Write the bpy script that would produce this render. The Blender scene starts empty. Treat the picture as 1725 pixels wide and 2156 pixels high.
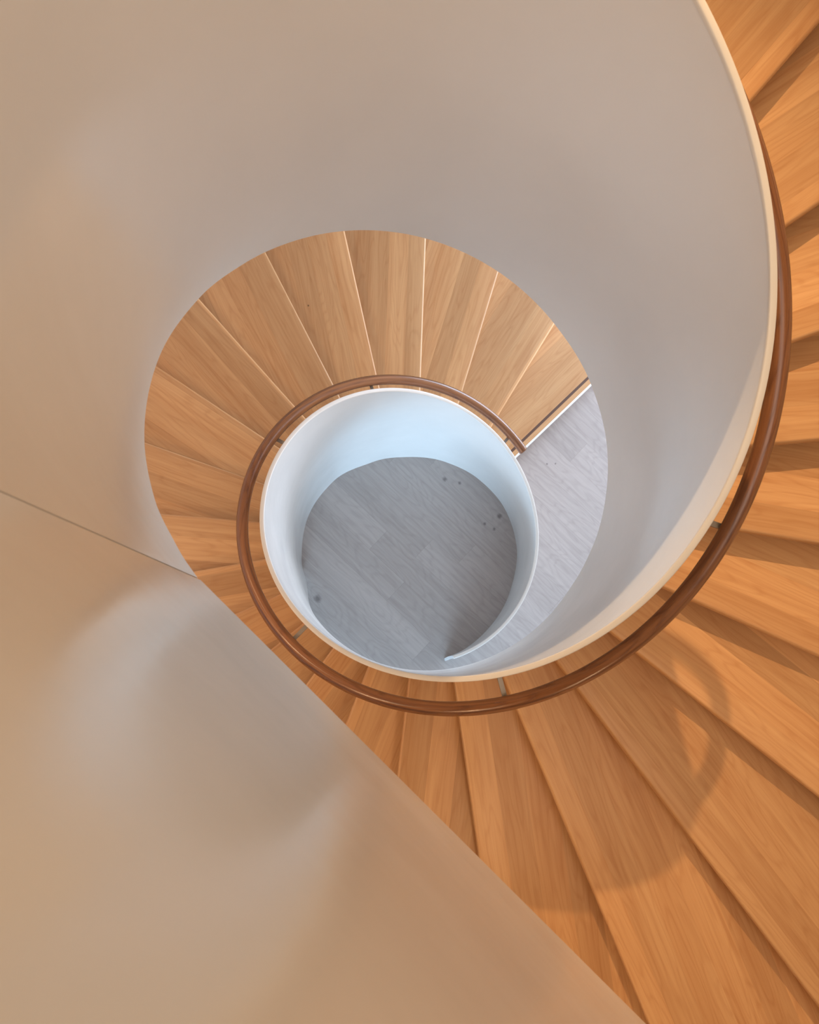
import bpy, bmesh, math
from mathutils import Matrix, Vector
pi = math.pi
C = bpy.context.scene.collection
sc = bpy.context.scene

# ------------------------------------------------------------------ camera, light, exposure
cam_d = bpy.data.cameras.new('camera'); cam = bpy.data.objects.new('camera', cam_d); C.objects.link(cam)
CR = Matrix(((0.99918, -0.00379, -0.04041), (0.00207, 0.99909, -0.04263), (0.04054, 0.04251, 0.99827)))
cam.matrix_world = Matrix.Translation((-0.28373, -0.81246, 6.49033)) @ CR.to_4x4()
cam_d.sensor_fit = 'HORIZONTAL'; cam_d.sensor_width = 24.0; cam_d.lens = 1437.0 / 1725.0 * 24.0
cam_d.shift_y = 215.5 / 1725.0
cam_d.clip_start = 0.02
cam_d.dof.use_dof = True; cam_d.dof.focus_distance = 4.6; cam_d.dof.aperture_fstop = 4.5
sc.camera = cam
sc.view_settings.view_transform = 'Standard'; sc.view_settings.look = 'None'
sc.view_settings.gamma = 1.0; sc.view_settings.use_curve_mapping = False
sc.view_settings.exposure = -0.08

w = bpy.data.worlds.new('sky'); sc.world = w; w.use_nodes = True
w.node_tree.nodes['Background'].inputs[0].default_value = (0.55, 0.78, 1.0, 1)
w.node_tree.nodes['Background'].inputs[1].default_value = 0.45

def area(name, loc, target, sx, sy, col, power):
    l = bpy.data.lights.new(name, 'AREA'); l.shape = 'RECTANGLE'; l.size = sx; l.size_y = sy
    l.color = col; l.energy = power
    o = bpy.data.objects.new(name, l); C.objects.link(o); o.location = loc
    o.rotation_euler = (Vector(target) - Vector(loc)).to_track_quat('-Z', 'Y').to_euler()
    return o
def spot(name, loc, target, col, power, size, blend, soft):
    l = bpy.data.lights.new(name, 'SPOT'); l.shadow_soft_size = soft; l.color = col; l.energy = power
    l.spot_size = math.radians(size); l.spot_blend = blend
    o = bpy.data.objects.new(name, l); C.objects.link(o); o.location = loc
    o.rotation_euler = (Vector(target) - Vector(loc)).to_track_quat('-Z', 'Y').to_euler()
    return o
spot('ceiling_downlight_light', (0.0, 3.6, 7.5), (1.8, -1.3, 2.8), (1.0, 0.66, 0.36), 1150.0, 54, 1.0, 0.05)
area('upper_fill_light', (0.0, 0.6, 7.7), (0, 0, 0), 5.0, 5.0, (1.0, 0.68, 0.36), 64.0)  # added warm fill under the ceiling, no actual fitting
area('landing_fill_light', (0.5, -2.3, 7.7), (0.2, 0.8, 4.0), 4.0, 2.0, (1.0, 0.87, 0.76), 96.0)  # added fill above the landing, lifts the curved wall more than the guard wall
# warm downlights recessed in the underside of the upper flight
for deg, z, e in ((150, 3.9, 20), (175, 4.18, 48), (210, 4.48, 50), (245, 4.6, 44), (280, 4.6, 36)):
    spot('flight_downlight_light', (2.6 * math.cos(math.radians(deg)), 2.6 * math.sin(math.radians(deg)), z), (2.6 * math.cos(math.radians(deg)), 2.6 * math.sin(math.radians(deg)), 0), (1.0, 0.67, 0.38), e, 150, 0.5, 0.12)
area('daylight_front', (-1.0, -6.5, 1.3), (-.2, 0, 0.9), 3.2, 2.2, (0.50, 0.75, 1.0), 720.0)
area('daylight_side', (6.8, 2.0, 1.7), (0.5, 1.6, 0.6), 5.0, 2.6, (0.90, 0.93, 1.0), 300.0)
area('daylight_window', (4.6, 4.6, 1.9), (0.8, 1.4, 0.5), 4.0, 2.4, (0.70, 0.82, 1.0), 480.0)

# ------------------------------------------------------------------ stair geometry (metres, z up, axis of the well at the origin)
P_ = 0.55646; TH0 = 0.77071; DT = 0.25522; RISE = P_ * DT
ZC = 1.22243; ZS = 3.03394; RC = 0.9602; TW = 0.0242
TS = math.radians(-72.0); TJ = math.radians(205.0); TE = math.radians(579.75)
FULL = 2 * pi
def interp(tab, x):
    if x <= tab[0][0]: return tab[0][1]
    for (a, va), (b, vb) in zip(tab, tab[1:]):
        if x <= b:
            t = (x - a) / (b - a); t = t * t * (3 - 2 * t)
            return va + (vb - va) * t
    return tab[-1][1]
FLOOR_R = [(-72, 1.005), (-41, .992), (-16, .995), (8, 1.018), (30, 1.020), (50, 1.005), (70, .99), (92, .98), (112, 1.0), (136, 1.052), (156, 1.065), (180, 1.048), (205, 1.0)]
SOFF = [(315, 0.), (332, -.035), (340, -.012), (352, .022), (375, .036), (395, .016), (414, -.008), (455, -.012), (490, -.015), (503, -.011), (517, .006), (535, .026), (553, .026), (565, .012), (574, -.036), (580.2, -.066)]
def helix(t): return P_ * (t - TH0)
def z_cap(t):
    a = ZC + helix(t); b = 0.91
    return 0.5 * (a + b + math.sqrt((a - b) ** 2 + 0.1225))
def z_low(t):
    w = blend(t)
    if w <= 0: return 0.0
    return w * (ZS + helix(t - FULL) + interp(SOFF, math.degrees(t)))
def z_soffit(t): return max(0.0, ZS + helix(t - FULL) + interp(SOFF, math.degrees(t)))
def blend(t):
    x = min(1.0, max(0.0, (math.degrees(t) - 186) / 32)); return x * x * (3 - 2 * x)
def r_in(t, z):
    rf = interp(FLOOR_R, math.degrees(t)); f = max(0.0, (z_cap(t) - z) / z_cap(t))
    a = RC + (rf - RC) * f ** 1.6
    b = RC + (1.0 - RC) * max(0.0, (z_cap(t) - z) / 1.685)
    w = blend(t)
    return a + (b - a) * w

# ------------------------------------------------------------------ materials
def nt(name):
    m = bpy.data.materials.new(name); m.use_nodes = True
    n = m.node_tree.nodes; l = m.node_tree.links
    return m, n, l, n['Principled BSDF']
def N(n, t, **kw):
    x = n.new(t)
    for k, v in kw.items(): setattr(x, k, v)
    return x
def mathn(n, l, op, a, b=None, c=None):
    x = n.new('ShaderNodeMath'); x.operation = op
    for i, v in enumerate((a, b, c)):
        if v is None: continue
        if isinstance(v, (int, float)): x.inputs[i].default_value = v
        else: l.new(v, x.inputs[i])
    return x.outputs[0]
def mix(n, l, fac, a, b, mode='MIX'):
    x = n.new('ShaderNodeMix'); x.data_type = 'RGBA'; x.blend_type = mode
    for s, v in ((x.inputs[0], fac), (x.inputs[6], a), (x.inputs[7], b)):
        if isinstance(v, (int, float)): s.default_value = v
        elif isinstance(v, tuple): s.default_value = (*v, 1)
        else: l.new(v, s)
    return x.outputs[2]
def mapr(n, l, v, a, b, c=0.0, d=1.0):
    x = n.new('ShaderNodeMapRange'); l.new(v, x.inputs[0])
    for i, q in enumerate((a, b, c, d)): x.inputs[i + 1].default_value = q
    return x.outputs[0]
def plaster(name, col, rough, spec=0.5):
    m, n, l, b = nt(name)
    tc = N(n, 'ShaderNodeTexCoord'); no = N(n, 'ShaderNodeTexNoise'); no.inputs['Scale'].default_value = 2.2; no.inputs['Detail'].default_value = 3
    l.new(tc.outputs['Object'], no.inputs['Vector'])
    l.new(mapr(n, l, no.outputs[0], .3, .7, rough - .03, rough + .03), b.inputs['Roughness'])
    c2 = tuple(x * .965 for x in col)
    l.new(mix(n, l, mapr(n, l, no.outputs[0], .35, .65), c2, col), b.inputs['Base Color'])
    b.inputs['Specular IOR Level'].default_value = spec
    fine = N(n, 'ShaderNodeTexNoise'); fine.inputs['Scale'].default_value = 7.0; fine.inputs['Detail'].default_value = 2
    l.new(tc.outputs['Object'], fine.inputs['Vector'])
    bp = N(n, 'ShaderNodeBump'); bp.inputs['Strength'].default_value = 0.05; bp.inputs['Distance'].default_value = 0.02
    l.new(fine.outputs[0], bp.inputs['Height']); l.new(bp.outputs[0], b.inputs['Normal'])
    return m
def oak(name, light, dark, rough, board=0.17, tone=0.10, contrast=1.0, knots=True):
    """grain runs along U of the UV map (metres), boards are glued side by side along V"""
    m, n, l, b = nt(name)
    uv = N(n, 'ShaderNodeUVMap'); oi = N(n, 'ShaderNodeObjectInfo')
    sx = N(n, 'ShaderNodeSeparateXYZ'); l.new(uv.outputs[0], sx.inputs[0])
    rnd = oi.outputs['Random']
    vv = mathn(n, l, 'ADD', mathn(n, l, 'DIVIDE', sx.outputs[1], board), mathn(n, l, 'MULTIPLY', rnd, 7.31))
    bid = mathn(n, l, 'FLOOR', vv)
    wn = N(n, 'ShaderNodeTexWhiteNoise', noise_dimensions='2D')
    cb = N(n, 'ShaderNodeCombineXYZ'); l.new(bid, cb.inputs[0]); l.new(mathn(n, l, 'MULTIPLY', rnd, 91.7), cb.inputs[1]); l.new(cb.outputs[0], wn.inputs['Vector'])
    bt = wn.outputs['Value']
    off = mathn(n, l, 'ADD', mathn(n, l, 'MULTIPLY', rnd, 53.0), mathn(n, l, 'MULTIPLY', bt, 17.0))
    def coords(su, sv):
        c = N(n, 'ShaderNodeCombineXYZ')
        l.new(mathn(n, l, 'MULTIPLY', sx.outputs[0], su), c.inputs[0]); l.new(mathn(n, l, 'MULTIPLY', sx.outputs[1], sv), c.inputs[1]); l.new(off, c.inputs[2])
        return c.outputs[0]
    def noise(su, sv, det=4, rgh=.55):
        t = N(n, 'ShaderNodeTexNoise'); t.inputs['Scale'].default_value = 1.0; t.inputs['Detail'].default_value = det; t.inputs['Roughness'].default_value = rgh
        l.new(coords(su, sv), t.inputs['Vector']); return t.outputs[0]
    fig = noise(0.7, 6.0, 2, .4)                                     # cathedral figure: contour lines of a stretched field
    wob = noise(2.5, 26.0, 3)
    ph = mathn(n, l, 'ADD', mathn(n, l, 'MULTIPLY', fig, 95.0), mathn(n, l, 'MULTIPLY', wob, 5.0))
    cont = mapr(n, l, mathn(n, l, 'SINE', ph), -1.0, 1.0)
    cont = mathn(n, l, 'POWER', cont, 4.0)
    streak = mapr(n, l, noise(0.5, 34.0, 4, .6), .34, .68)
    broad = mapr(n, l, noise(0.5, 7.0, 2), .35, .65)
    pore = mapr(n, l, noise(5.0, 260.0, 2, .7), .45, .75)
    f = mathn(n, l, 'ADD', mathn(n, l, 'MULTIPLY', streak, .30 * contrast), mathn(n, l, 'MULTIPLY', cont, .18 * contrast))
    f = mathn(n, l, 'ADD', f, mathn(n, l, 'MULTIPLY', broad, .34 * contrast))
    f = mathn(n, l, 'ADD', f, mathn(n, l, 'MULTIPLY', pore, .16 * contrast))
    col = mix(n, l, f, light, dark)
    hs = N(n, 'ShaderNodeHueSaturation'); l.new(col, hs.inputs['Color'])
    l.new(mapr(n, l, bt, 0, 1, 1 - tone, 1 + tone), hs.inputs['Value'])
    col = hs.outputs[0]
    if knots:
        vo = N(n, 'ShaderNodeTexVoronoi'); vo.inputs['Scale'].default_value = 1.0; l.new(coords(2.6, 3.4), vo.inputs['Vector'])
        sel = N(n, 'ShaderNodeSeparateColor'); l.new(vo.outputs['Color'], sel.inputs[0])
        k = mathn(n, l, 'MULTIPLY', mapr(n, l, vo.outputs['Distance'], .012, .03, 1, 0), mathn(n, l, 'GREATER_THAN', sel.outputs[0], .82))
        col = mix(n, l, mathn(n, l, 'MULTIPLY', k, .8), col, (.05, .025, .012))
    l.new(col, b.inputs['Base Color'])
    l.new(mapr(n, l, f, 0, 1, rough - .04, rough + .06), b.inputs['Roughness'])
    bp = N(n, 'ShaderNodeBump'); bp.inputs['Strength'].default_value = .06; bp.inputs['Distance'].default_value = .004
    l.new(f, bp.inputs['Height']); l.new(bp.outputs[0], b.inputs['Normal'])
    return m
def grey_floor(name, ang, knots):
    m, n, l, b = nt(name)
    tc = N(n, 'ShaderNodeTexCoord'); mp = N(n, 'ShaderNodeMapping'); mp.inputs['Rotation'].default_value = (0, 0, -ang)
    l.new(tc.outputs['Object'], mp.inputs['Vector'])
    sx = N(n, 'ShaderNodeSeparateXYZ'); l.new(mp.outputs[0], sx.inputs[0])
    PWD, PL = 0.245, 2.1
    v = mathn(n, l, 'DIVIDE', mathn(n, l, 'ADD', sx.outputs[1], 20.06), PWD); row = mathn(n, l, 'FLOOR', v)
    wn = N(n, 'ShaderNodeTexWhiteNoise', noise_dimensions='1D'); l.new(row, wn.inputs['W'])
    u = mathn(n, l, 'ADD', mathn(n, l, 'DIVIDE', mathn(n, l, 'ADD', sx.outputs[0], 20.0), PL), wn.outputs['Value']); colm = mathn(n, l, 'FLOOR', u)
    cb = N(n, 'ShaderNodeCombineXYZ'); l.new(row, cb.inputs[0]); l.new(colm, cb.inputs[1])
    w2 = N(n, 'ShaderNodeTexWhiteNoise', noise_dimensions='2D'); l.new(cb.outputs[0], w2.inputs['Vector'])
    t = w2.outputs['Value']
    def noise(su, sv, det=4, rgh=.55):
        c = N(n, 'ShaderNodeCombineXYZ'); l.new(mathn(n, l, 'MULTIPLY', sx.outputs[0], su), c.inputs[0]); l.new(mathn(n, l, 'MULTIPLY', sx.outputs[1], sv), c.inputs[1]); l.new(mathn(n, l, 'MULTIPLY', t, 37.0), c.inputs[2])
        q = N(n, 'ShaderNodeTexNoise'); q.inputs['Scale'].default_value = 1.0; q.inputs['Detail'].default_value = det; q.inputs['Roughness'].default_value = rgh
        l.new(c.outputs[0], q.inputs['Vector']); return q.outputs[0]
    ph = mathn(n, l, 'ADD', mathn(n, l, 'MULTIPLY', noise(1.3, 4.5, 2, .4), 85.0), mathn(n, l, 'MULTIPLY', noise(3, 24, 3), 6.0))
    cont = mathn(n, l, 'POWER', mapr(n, l, mathn(n, l, 'SINE', ph), -1, 1), 3.0)
    f = mathn(n, l, 'ADD', mathn(n, l, 'MULTIPLY', mapr(n, l, noise(.6, 30, 4), .34, .68), .45), mathn(n, l, 'MULTIPLY', cont, .22))
    f = mathn(n, l, 'ADD', f, mathn(n, l, 'MULTIPLY', mapr(n, l, noise(9, 220, 2, .7), .4, .75), .2))
    col = mix(n, l, f, (.43, .375, .35), (.30, .255, .235))
    hs = N(n, 'ShaderNodeHueSaturation'); l.new(col, hs.inputs['Color']); l.new(mapr(n, l, t, 0, 1, .93, 1.07), hs.inputs['Value']); col = hs.outputs[0]
    # joints between planks
    fv = mathn(n, l, 'FRACT', v); fu = mathn(n, l, 'FRACT', u)
    jv = mathn(n, l, 'LESS_THAN', fv, .008); ju = mathn(n, l, 'LESS_THAN', fu, .0012)
    col = mix(n, l, mathn(n, l, 'MULTIPLY', mathn(n, l, 'MAXIMUM', jv, ju), .35), col, (.14, .12, .1))
    for (x, y, r) in knots:
        vd = N(n, 'ShaderNodeVectorMath', operation='DISTANCE'); l.new(tc.outputs['Object'], vd.inputs[0]); vd.inputs[1].default_value = (x, y, 0)
        nz = mathn(n, l, 'ADD', vd.outputs['Value'], mathn(n, l, 'MULTIPLY', mathn(n, l, 'SUBTRACT', noise(30, 60, 2), .5), r * .8))
        col = mix(n, l, mapr(n, l, nz, r * .25, r, .6, 0), col, (.06, .05, .05))
    l.new(col, b.inputs['Base Color']); b.inputs['Roughness'].default_value = .45
    return m
def plain(name, col, rough, metal=0.0):
    m, n, l, b = nt(name)
    no = N(n, 'ShaderNodeTexNoise'); no.inputs['Scale'].default_value = 60
    l.new(mapr(n, l, no.outputs[0], .3, .7, rough - .05, rough + .05), b.inputs['Roughness'])
    b.inputs['Base Color'].default_value = (*col, 1); b.inputs['Metallic'].default_value = metal
    return m
M_WALL = plaster('white_satin_plaster', (.78, .765, .745), .19, .7)
M_CAP = plaster('white_cap', (.71, .68, .64), .42)
M_CEIL = plaster('ceiling_white', (.8, .78, .75), .8)
M_OAK = oak('oak_tread', (.62, .362, .172), (.405, .178, .060), .42, contrast=1.0, tone=.13)
M_RISER = oak('oak_riser', (.58, .36, .20), (.40, .215, .095), .5, knots=False)
M_RAIL = oak('oak_handrail', (.33, .140, .054), (.11, .038, .013), .24, board=.03, tone=.15, contrast=1.4)
M_FLOOR = grey_floor('grey_oak_floor', math.radians(-43), [(-.894, -.392, .045), (.317, .768, .03), (.46, .733, .022), (.702, .339, .02), (.794, .289, .02), (.845, .414, .035), (1.31, .929, .012), (1.394, .934, .012)])
M_STEEL = plain('brushed_steel', (.34, .31, .28), .5, 0.6)
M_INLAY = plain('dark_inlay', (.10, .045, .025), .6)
M_LIT_EDGE = plain('nosing_daylight_white', (.8, .8, .8), .4)  # white that imitates daylight on the first nosing

# ------------------------------------------------------------------ mesh helpers
def obj(name, verts, faces, mat, parent=None, uvs=None, sharp=35, loc=(0, 0, 0)):
    me = bpy.data.meshes.new(name); me.from_pydata([tuple(Vector(v) - Vector(loc)) for v in verts], [], faces); me.update()
    if uvs:
        ul = me.uv_layers.new(name='UVMap')
        for p in me.polygons:
            for li, vi in zip(p.loop_indices, p.vertices): ul.data[li].uv = uvs[vi]
    bm = bmesh.new(); bm.from_mesh(me); bmesh.ops.recalc_face_normals(bm, faces=bm.faces); bm.to_mesh(me); bm.free()
    for p in me.polygons: p.use_smooth = True
    me.set_sharp_from_angle(angle=math.radians(sharp))
    me.materials.append(mat)
    o = bpy.data.objects.new(name, me); C.objects.link(o)
    if parent: o.parent = parent
    o.location = loc if not parent else tuple(Vector(loc) - parent.location)
    return o
def tag(o, label=None, cat=None, group=None, kind=None):
    if label: o['label'] = label
    if cat: o['category'] = cat
    if group: o['group'] = group
    if kind: o['kind'] = kind
    return o
def sweep(loops, closed=True, cap=True):
    """loops: list of equally long point loops; returns verts, faces"""
    V, F = [], []; n = len(loops[0])
    for lp in loops: V += lp
    for i in range(len(loops) - 1):
        for j in range(n if closed else n - 1):
            k = (j + 1) % n
            F.append((i * n + j, i * n + k, (i + 1) * n + k, (i + 1) * n + j))
    if cap:
        F.append(tuple(range(n - 1, -1, -1))); b = (len(loops) - 1) * n; F.append(tuple(range(b, b + n)))
    return V, F
def pol(r, t, z): return (r * math.cos(t), r * math.sin(t), z)
def box(V, F, pts):
    b = len(V); V += pts
    for f in ((0, 1, 2, 3), (4, 7, 6, 5), (0, 4, 5, 1), (1, 5, 6, 2), (2, 6, 7, 3), (3, 7, 4, 0)): F.append(tuple(b + i for i in f))
def frange(a, b, n): return [a + (b - a) * i / (n - 1) for i in range(n)]

# ------------------------------------------------------------------ the setting
V, F = [], []
ring = [pol(9.0, t, 0) for t in frange(0, 2 * pi, 65)[:-1]]; ring2 = [pol(9.0, t, -.2) for t in frange(0, 2 * pi, 65)[:-1]]
V, F = sweep([ring, ring2]); tag(obj('floor', V, F, M_FLOOR), 'grey oak plank floor at the bottom of the stairwell', 'floor', kind='structure')
# outer wall of the stair, open under the flights on the ground floor
R_O = 4.02
loops = []
for t in frange(math.radians(88), math.radians(448), 181):
    zb = z_soffit(t) if math.degrees(t) > 205 else -0.1
    loops.append([pol(R_O, t, zb), pol(R_O + .12, t, zb), pol(R_O + .12, t, 7.95), pol(R_O, t, 7.95)])
V, F = sweep(loops); tag(obj('wall_outer', V, F, M_WALL), 'white curved outer wall of the staircase', 'wall', kind='structure')
ring = [pol(4.3, t, 7.95) for t in frange(0, 2 * pi, 65)[:-1]]; ring2 = [pol(4.3, t, 8.1) for t in frange(0, 2 * pi, 65)[:-1]]
V, F = sweep([ring, ring2]); tag(obj('ceiling', V, F, M_CEIL), 'white ceiling above the staircase', 'ceiling', kind='structure')
# plaster underside of the flights
loops = []
for t in frange(TH0 + 1.25 * DT, TE, 240):
    zb = z_soffit(t); zt = RISE + helix(t) - 0.205
    ri = r_in(t, max(zb, zt - .1)) + TW + .002
    loops.append([pol(ri, t, zb), pol(R_O - .01, t, zb), pol(R_O - .01, t, zt), pol(ri, t, zt)])
V, F = sweep(loops); tag(obj('ceiling_stair_underside', V, F, M_WALL), 'white plaster underside of the spiral flights', 'stair underside', kind='structure')
# upper landing: slab and the flat guard wall that continues the curved balustrade
S = Vector((-0.768, -0.640, 0)); D = Vector((.7106, -.7036, 0)); NO = Vector((-.7036, -.7106, 0))
ZSL = 4.677; ZUP = 37 * RISE - .09
A = S + NO * .06; B = A + D * 3.9
V, F = sweep([[(A.x, A.y, z), (B.x, B.y, z), (-.2, -3.95, z), (-1.7, -3.55, z), (-3.02, -2.56, z)] for z in (ZSL, ZUP)])
tag(obj('floor_landing', V, F, M_FLOOR), 'upper landing floor behind the flat white guard wall', 'floor', kind='structure')
loops = []
for s in frange(.010, 3.3, 24):
    lp = []
    for f in (0, .25, .5, .75, 1.0):
        p = S + D * s - NO * (.0398 * f * 1.03); lp.append((p.x, p.y, ZSL + (6.42 - ZSL) * f))
    p = S + D * s - NO * .041 + NO * .06; lp.append((p.x, p.y, 6.42))
    p = S + D * s + NO * .06; lp.append((p.x, p.y, ZSL))
    loops.append(lp)
V, F = sweep(loops); tag(obj('wall_landing', V, F, M_WALL), 'flat white guard wall of the upper landing beside the curved balustrade', 'wall', kind='structure')

# ------------------------------------------------------------------ balustrade: one plastered ribbon, and its cap
V, F = [], []
loops = []
for t in frange(TS, TE, 430):
    zc = z_cap(t) - .012; zl = z_low(t); lp = []
    zs = [zl + (zc - zl) * k / 8 for k in range(9)]
    for z in zs: lp.append(pol(r_in(t, z), t, z))
    for z in reversed(zs): lp.append(pol(r_in(t, z) + TW, t, z))
    loops.append(lp)
V, F = sweep(loops)
bal = tag(obj('balustrade', V, F, M_WALL), 'white curved plaster balustrade spiralling around the open stairwell', 'balustrade')
loops = []
for t in frange(TS - .001, TE, 420):
    z = z_cap(t); a = RC - .0008; b = RC + TW + .0008; e = .004
    loops.append([pol(a, t, z - .012), pol(b, t, z - .012), pol(b, t, z - e), pol(b - e * .3, t, z - e * .3), pol(b - e, t, z), pol(a + e, t, z), pol(a + e * .3, t, z - e * .3), pol(a, t, z - e)])
V, F = sweep(loops); obj('cap', V, F, M_CAP, bal, sharp=50)
# recessed backing inside the joint between balustrade and landing wall
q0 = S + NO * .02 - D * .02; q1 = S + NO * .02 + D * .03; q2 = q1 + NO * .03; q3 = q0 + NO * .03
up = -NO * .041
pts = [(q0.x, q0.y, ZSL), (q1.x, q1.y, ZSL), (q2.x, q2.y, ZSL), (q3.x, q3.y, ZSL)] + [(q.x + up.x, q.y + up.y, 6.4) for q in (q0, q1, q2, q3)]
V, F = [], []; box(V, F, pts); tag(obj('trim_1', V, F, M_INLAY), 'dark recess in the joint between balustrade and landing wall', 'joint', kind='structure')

# ------------------------------------------------------------------ handrail and its brackets
RR, ZR, RT = 1.1235, 1.0168, 0.0356
def z_rail(t):
    a = ZR + helix(t); b = 0.84
    return 0.5 * (a + b + math.sqrt((a - b) ** 2 + 0.1225))
loops = []; uvs = []; T0 = math.radians(41.2); T1 = math.radians(560); n = 360; K = 18
for i, t in enumerate([T0] * 3 + frange(T0, T1, n)):
    k = (0.55, .85, .97)[i] if i < 3 else 1.0
    tt = t - (.012, .008, .003)[i] if i < 3 else t
    for j in range(K):
        a = 2 * pi * j / K
        uvs.append((RR * tt * 1.1, RT * a))
    loops.append([pol(RR + RT * k * math.cos(2 * pi * j / K), tt, z_rail(t) + RT * k * math.sin(2 * pi * j / K)) for j in range(K)])
V, F = sweep(loops)
rail = tag(obj('handrail', V, F, M_RAIL, uvs=uvs, sharp=60), 'round brown oak handrail following the outside of the white balustrade', 'handrail')
for deg in (49.1, 109.6, 152.1, 226.1, 285.1, 341.3, 400.0):
    t = math.radians(deg); zr = z_rail(t); V, F = [], []
    r0 = RC + TW - .004; wd = .011
    def pt(r, s, z): return (r * math.cos(t) - s * math.sin(t), r * math.sin(t) + s * math.cos(t), z)
    z1 = zr - .022
    r0 = r_in(t, z1) + TW - .004
    box(V, F, [pt(r0, -wd, z1 - .012), pt(RR - .012, -wd, z1 - .012), pt(RR - .012, wd, z1 - .012), pt(r0, wd, z1 - .012), pt(r0, -wd, z1), pt(RR - .012, -wd, z1), pt(RR - .012, wd, z1), pt(r0, wd, z1)])
    br = obj('bracket', V, F, M_STEEL, rail)
    V, F = [], []; r1 = r0 + .008; w2 = .02
    box(V, F, [pt(r0, -w2, z1 - .026), pt(r1, -w2, z1 - .026), pt(r1, w2, z1 - .026), pt(r0, w2, z1 - .026), pt(r0, -w2, z1 + .014), pt(r1, -w2, z1 + .014), pt(r1, w2, z1 + .014), pt(r0, w2, z1 + .014)])
    obj('mounting_plate', V, F, M_STEEL, br)

# ------------------------------------------------------------------ treads
ORD = ['first', 'second', 'third', 'fourth', 'fifth', 'sixth', 'seventh', 'eighth', 'ninth', 'tenth', 'eleventh', 'twelfth', 'thirteenth', 'fourteenth', 'fifteenth', 'sixteenth', 'seventeenth', 'eighteenth', 'nineteenth', 'twentieth', 'twenty-first', 'twenty-second', 'twenty-third', 'twenty-fourth', 'twenty-fifth', 'twenty-sixth', 'twenty-seventh', 'twenty-eighth']
TT, BEV = .042, .016
R_T = 3.98
def tread(k):
    t0 = TH0 + (k - 1) * DT; t1 = t0 + DT; z = k * RISE; lap = .055
    c0, s0 = math.cos(t0), math.sin(t0)
    rows = 15; V, F, UV = [], [], []
    # section across the tread at each radius: from the rounded nosing to the back under the next riser
    nz = [(0.0, -TT), (0.0, -TT + BEV * .6)] + [(BEV * (1 - math.cos(a)), -BEV * (1 - math.sin(a))) for a in frange(0, pi / 2, 5)]
    loops = []
    for i in range(rows):
        f = i / (rows - 1)
        def place(s, dz, back=False):
            # s metres from the nosing line, measured square to it; back: on the rear edge
            tm = t0 + DT * (.0 if not back else 1.0)
            ra = r_in(tm, z - TT) + TW + .001
            r = ra + (R_T - ra) * f
            if back:
                x = r * math.cos(t1) - s * math.sin(t1); y = r * math.sin(t1) + s * math.cos(t1)
            else:
                x = r * c0 - s * s0; y = r * s0 + s * c0
            u = x * c0 + y * s0; v = -x * s0 + y * c0
            return (x, y, z + dz), (u, v)
        lp = []
        for s, dz in nz:
            p, q = place(s, dz); lp.append(p); UV.append((q[0], q[1] + dz))
        # intermediate top points follow the arc at the inner end
        ra = r_in(t0 + DT * .5, z - TT) + TW + .001; r = ra + (R_T - ra) * f
        for g in (.25, .5, .75):
            tm = t0 + DT * g; x, y = r * math.cos(tm), r * math.sin(tm); lp.append((x, y, z)); UV.append((x * c0 + y * s0, -x * s0 + y * c0))
        for dz in (0, -TT):
            p, q = place(lap, dz, True); lp.append(p); UV.append(q)
        for g in (.75, .5, .25):
            tm = t0 + DT * g; x, y = r * math.cos(tm), r * math.sin(tm); lp.append((x, y, z - TT)); UV.append((x * c0 + y * s0, -x * s0 + y * c0))
        loops.append(lp)
    V, F = sweep(loops)
    loc = pol(1.2, t0, z)
    o = obj('stair_tread', V, F, M_OAK, uvs=UV, loc=loc, sharp=40)
    # riser under the nosing
    V, F, UV = [], [], []
    ra = r_in(t0, z - RISE) + TW + .001
    rs0, rs1 = .030, .048
    def q(r, s, zz): return (r * c0 - s * s0, r * s0 + s * c0, zz)
    zb = z - RISE + .0005 if k > 1 else 0.0
    box(V, F, [q(ra, rs0, zb), q(R_T, rs0, zb), q(R_T, rs1, zb), q(ra, rs1, zb), q(ra, rs0, z - TT), q(R_T, rs0, z - TT), q(R_T, rs1, z - TT), q(ra, rs1, z - TT)])
    UV = [(R_T * (i in (1, 2, 5, 6)), zz[2]) for i, zz in enumerate(V)]
    obj('riser', V, F, M_RISER, o, uvs=UV, loc=loc)
    return o, q
EXTRA = {1: 'dark inlay near its edge', 2: 'above the dark inlay'}
for k in range(1, 27):
    o, q = tread(k)
    z = k * RISE
    where = 'in the lower turn' if k < 14 else ('at the near bend' if k < 19 else 'rising along the right side')
    tag(o, 'honey oak stair tread, %s step up from the grey floor, %s' % (ORD[k - 1], EXTRA.get(k, where)), 'stair tread', 'oak stair treads of the spiral flight')
    loc = o.location
    if k == 1:
        V, F = [], []; ra = r_in(TH0, z) + TW + .003
        a, b = .058, .083
        box(V, F, [q(ra, a, z - .004), q(R_T, a, z - .004), q(R_T, b, z - .004), q(ra, b, z - .004), q(ra, a, z + .0006), q(R_T, a, z + .0006), q(R_T, b, z + .0006), q(ra, b, z + .0006)])
        tag(obj('inlay_strip', V, F, M_INLAY, o, loc=tuple(loc)), 'dark brown inlay line')
        V, F = [], []  # white strip painting in the daylight along the first tread's front edge
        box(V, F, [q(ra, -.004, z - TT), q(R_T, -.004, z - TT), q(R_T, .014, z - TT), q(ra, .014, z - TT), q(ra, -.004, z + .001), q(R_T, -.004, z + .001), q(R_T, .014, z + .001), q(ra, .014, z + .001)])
        tag(obj('daylit_nosing_edge', V, F, M_LIT_EDGE, o, loc=tuple(loc)), 'daylight on the front edge, painted as a white strip')
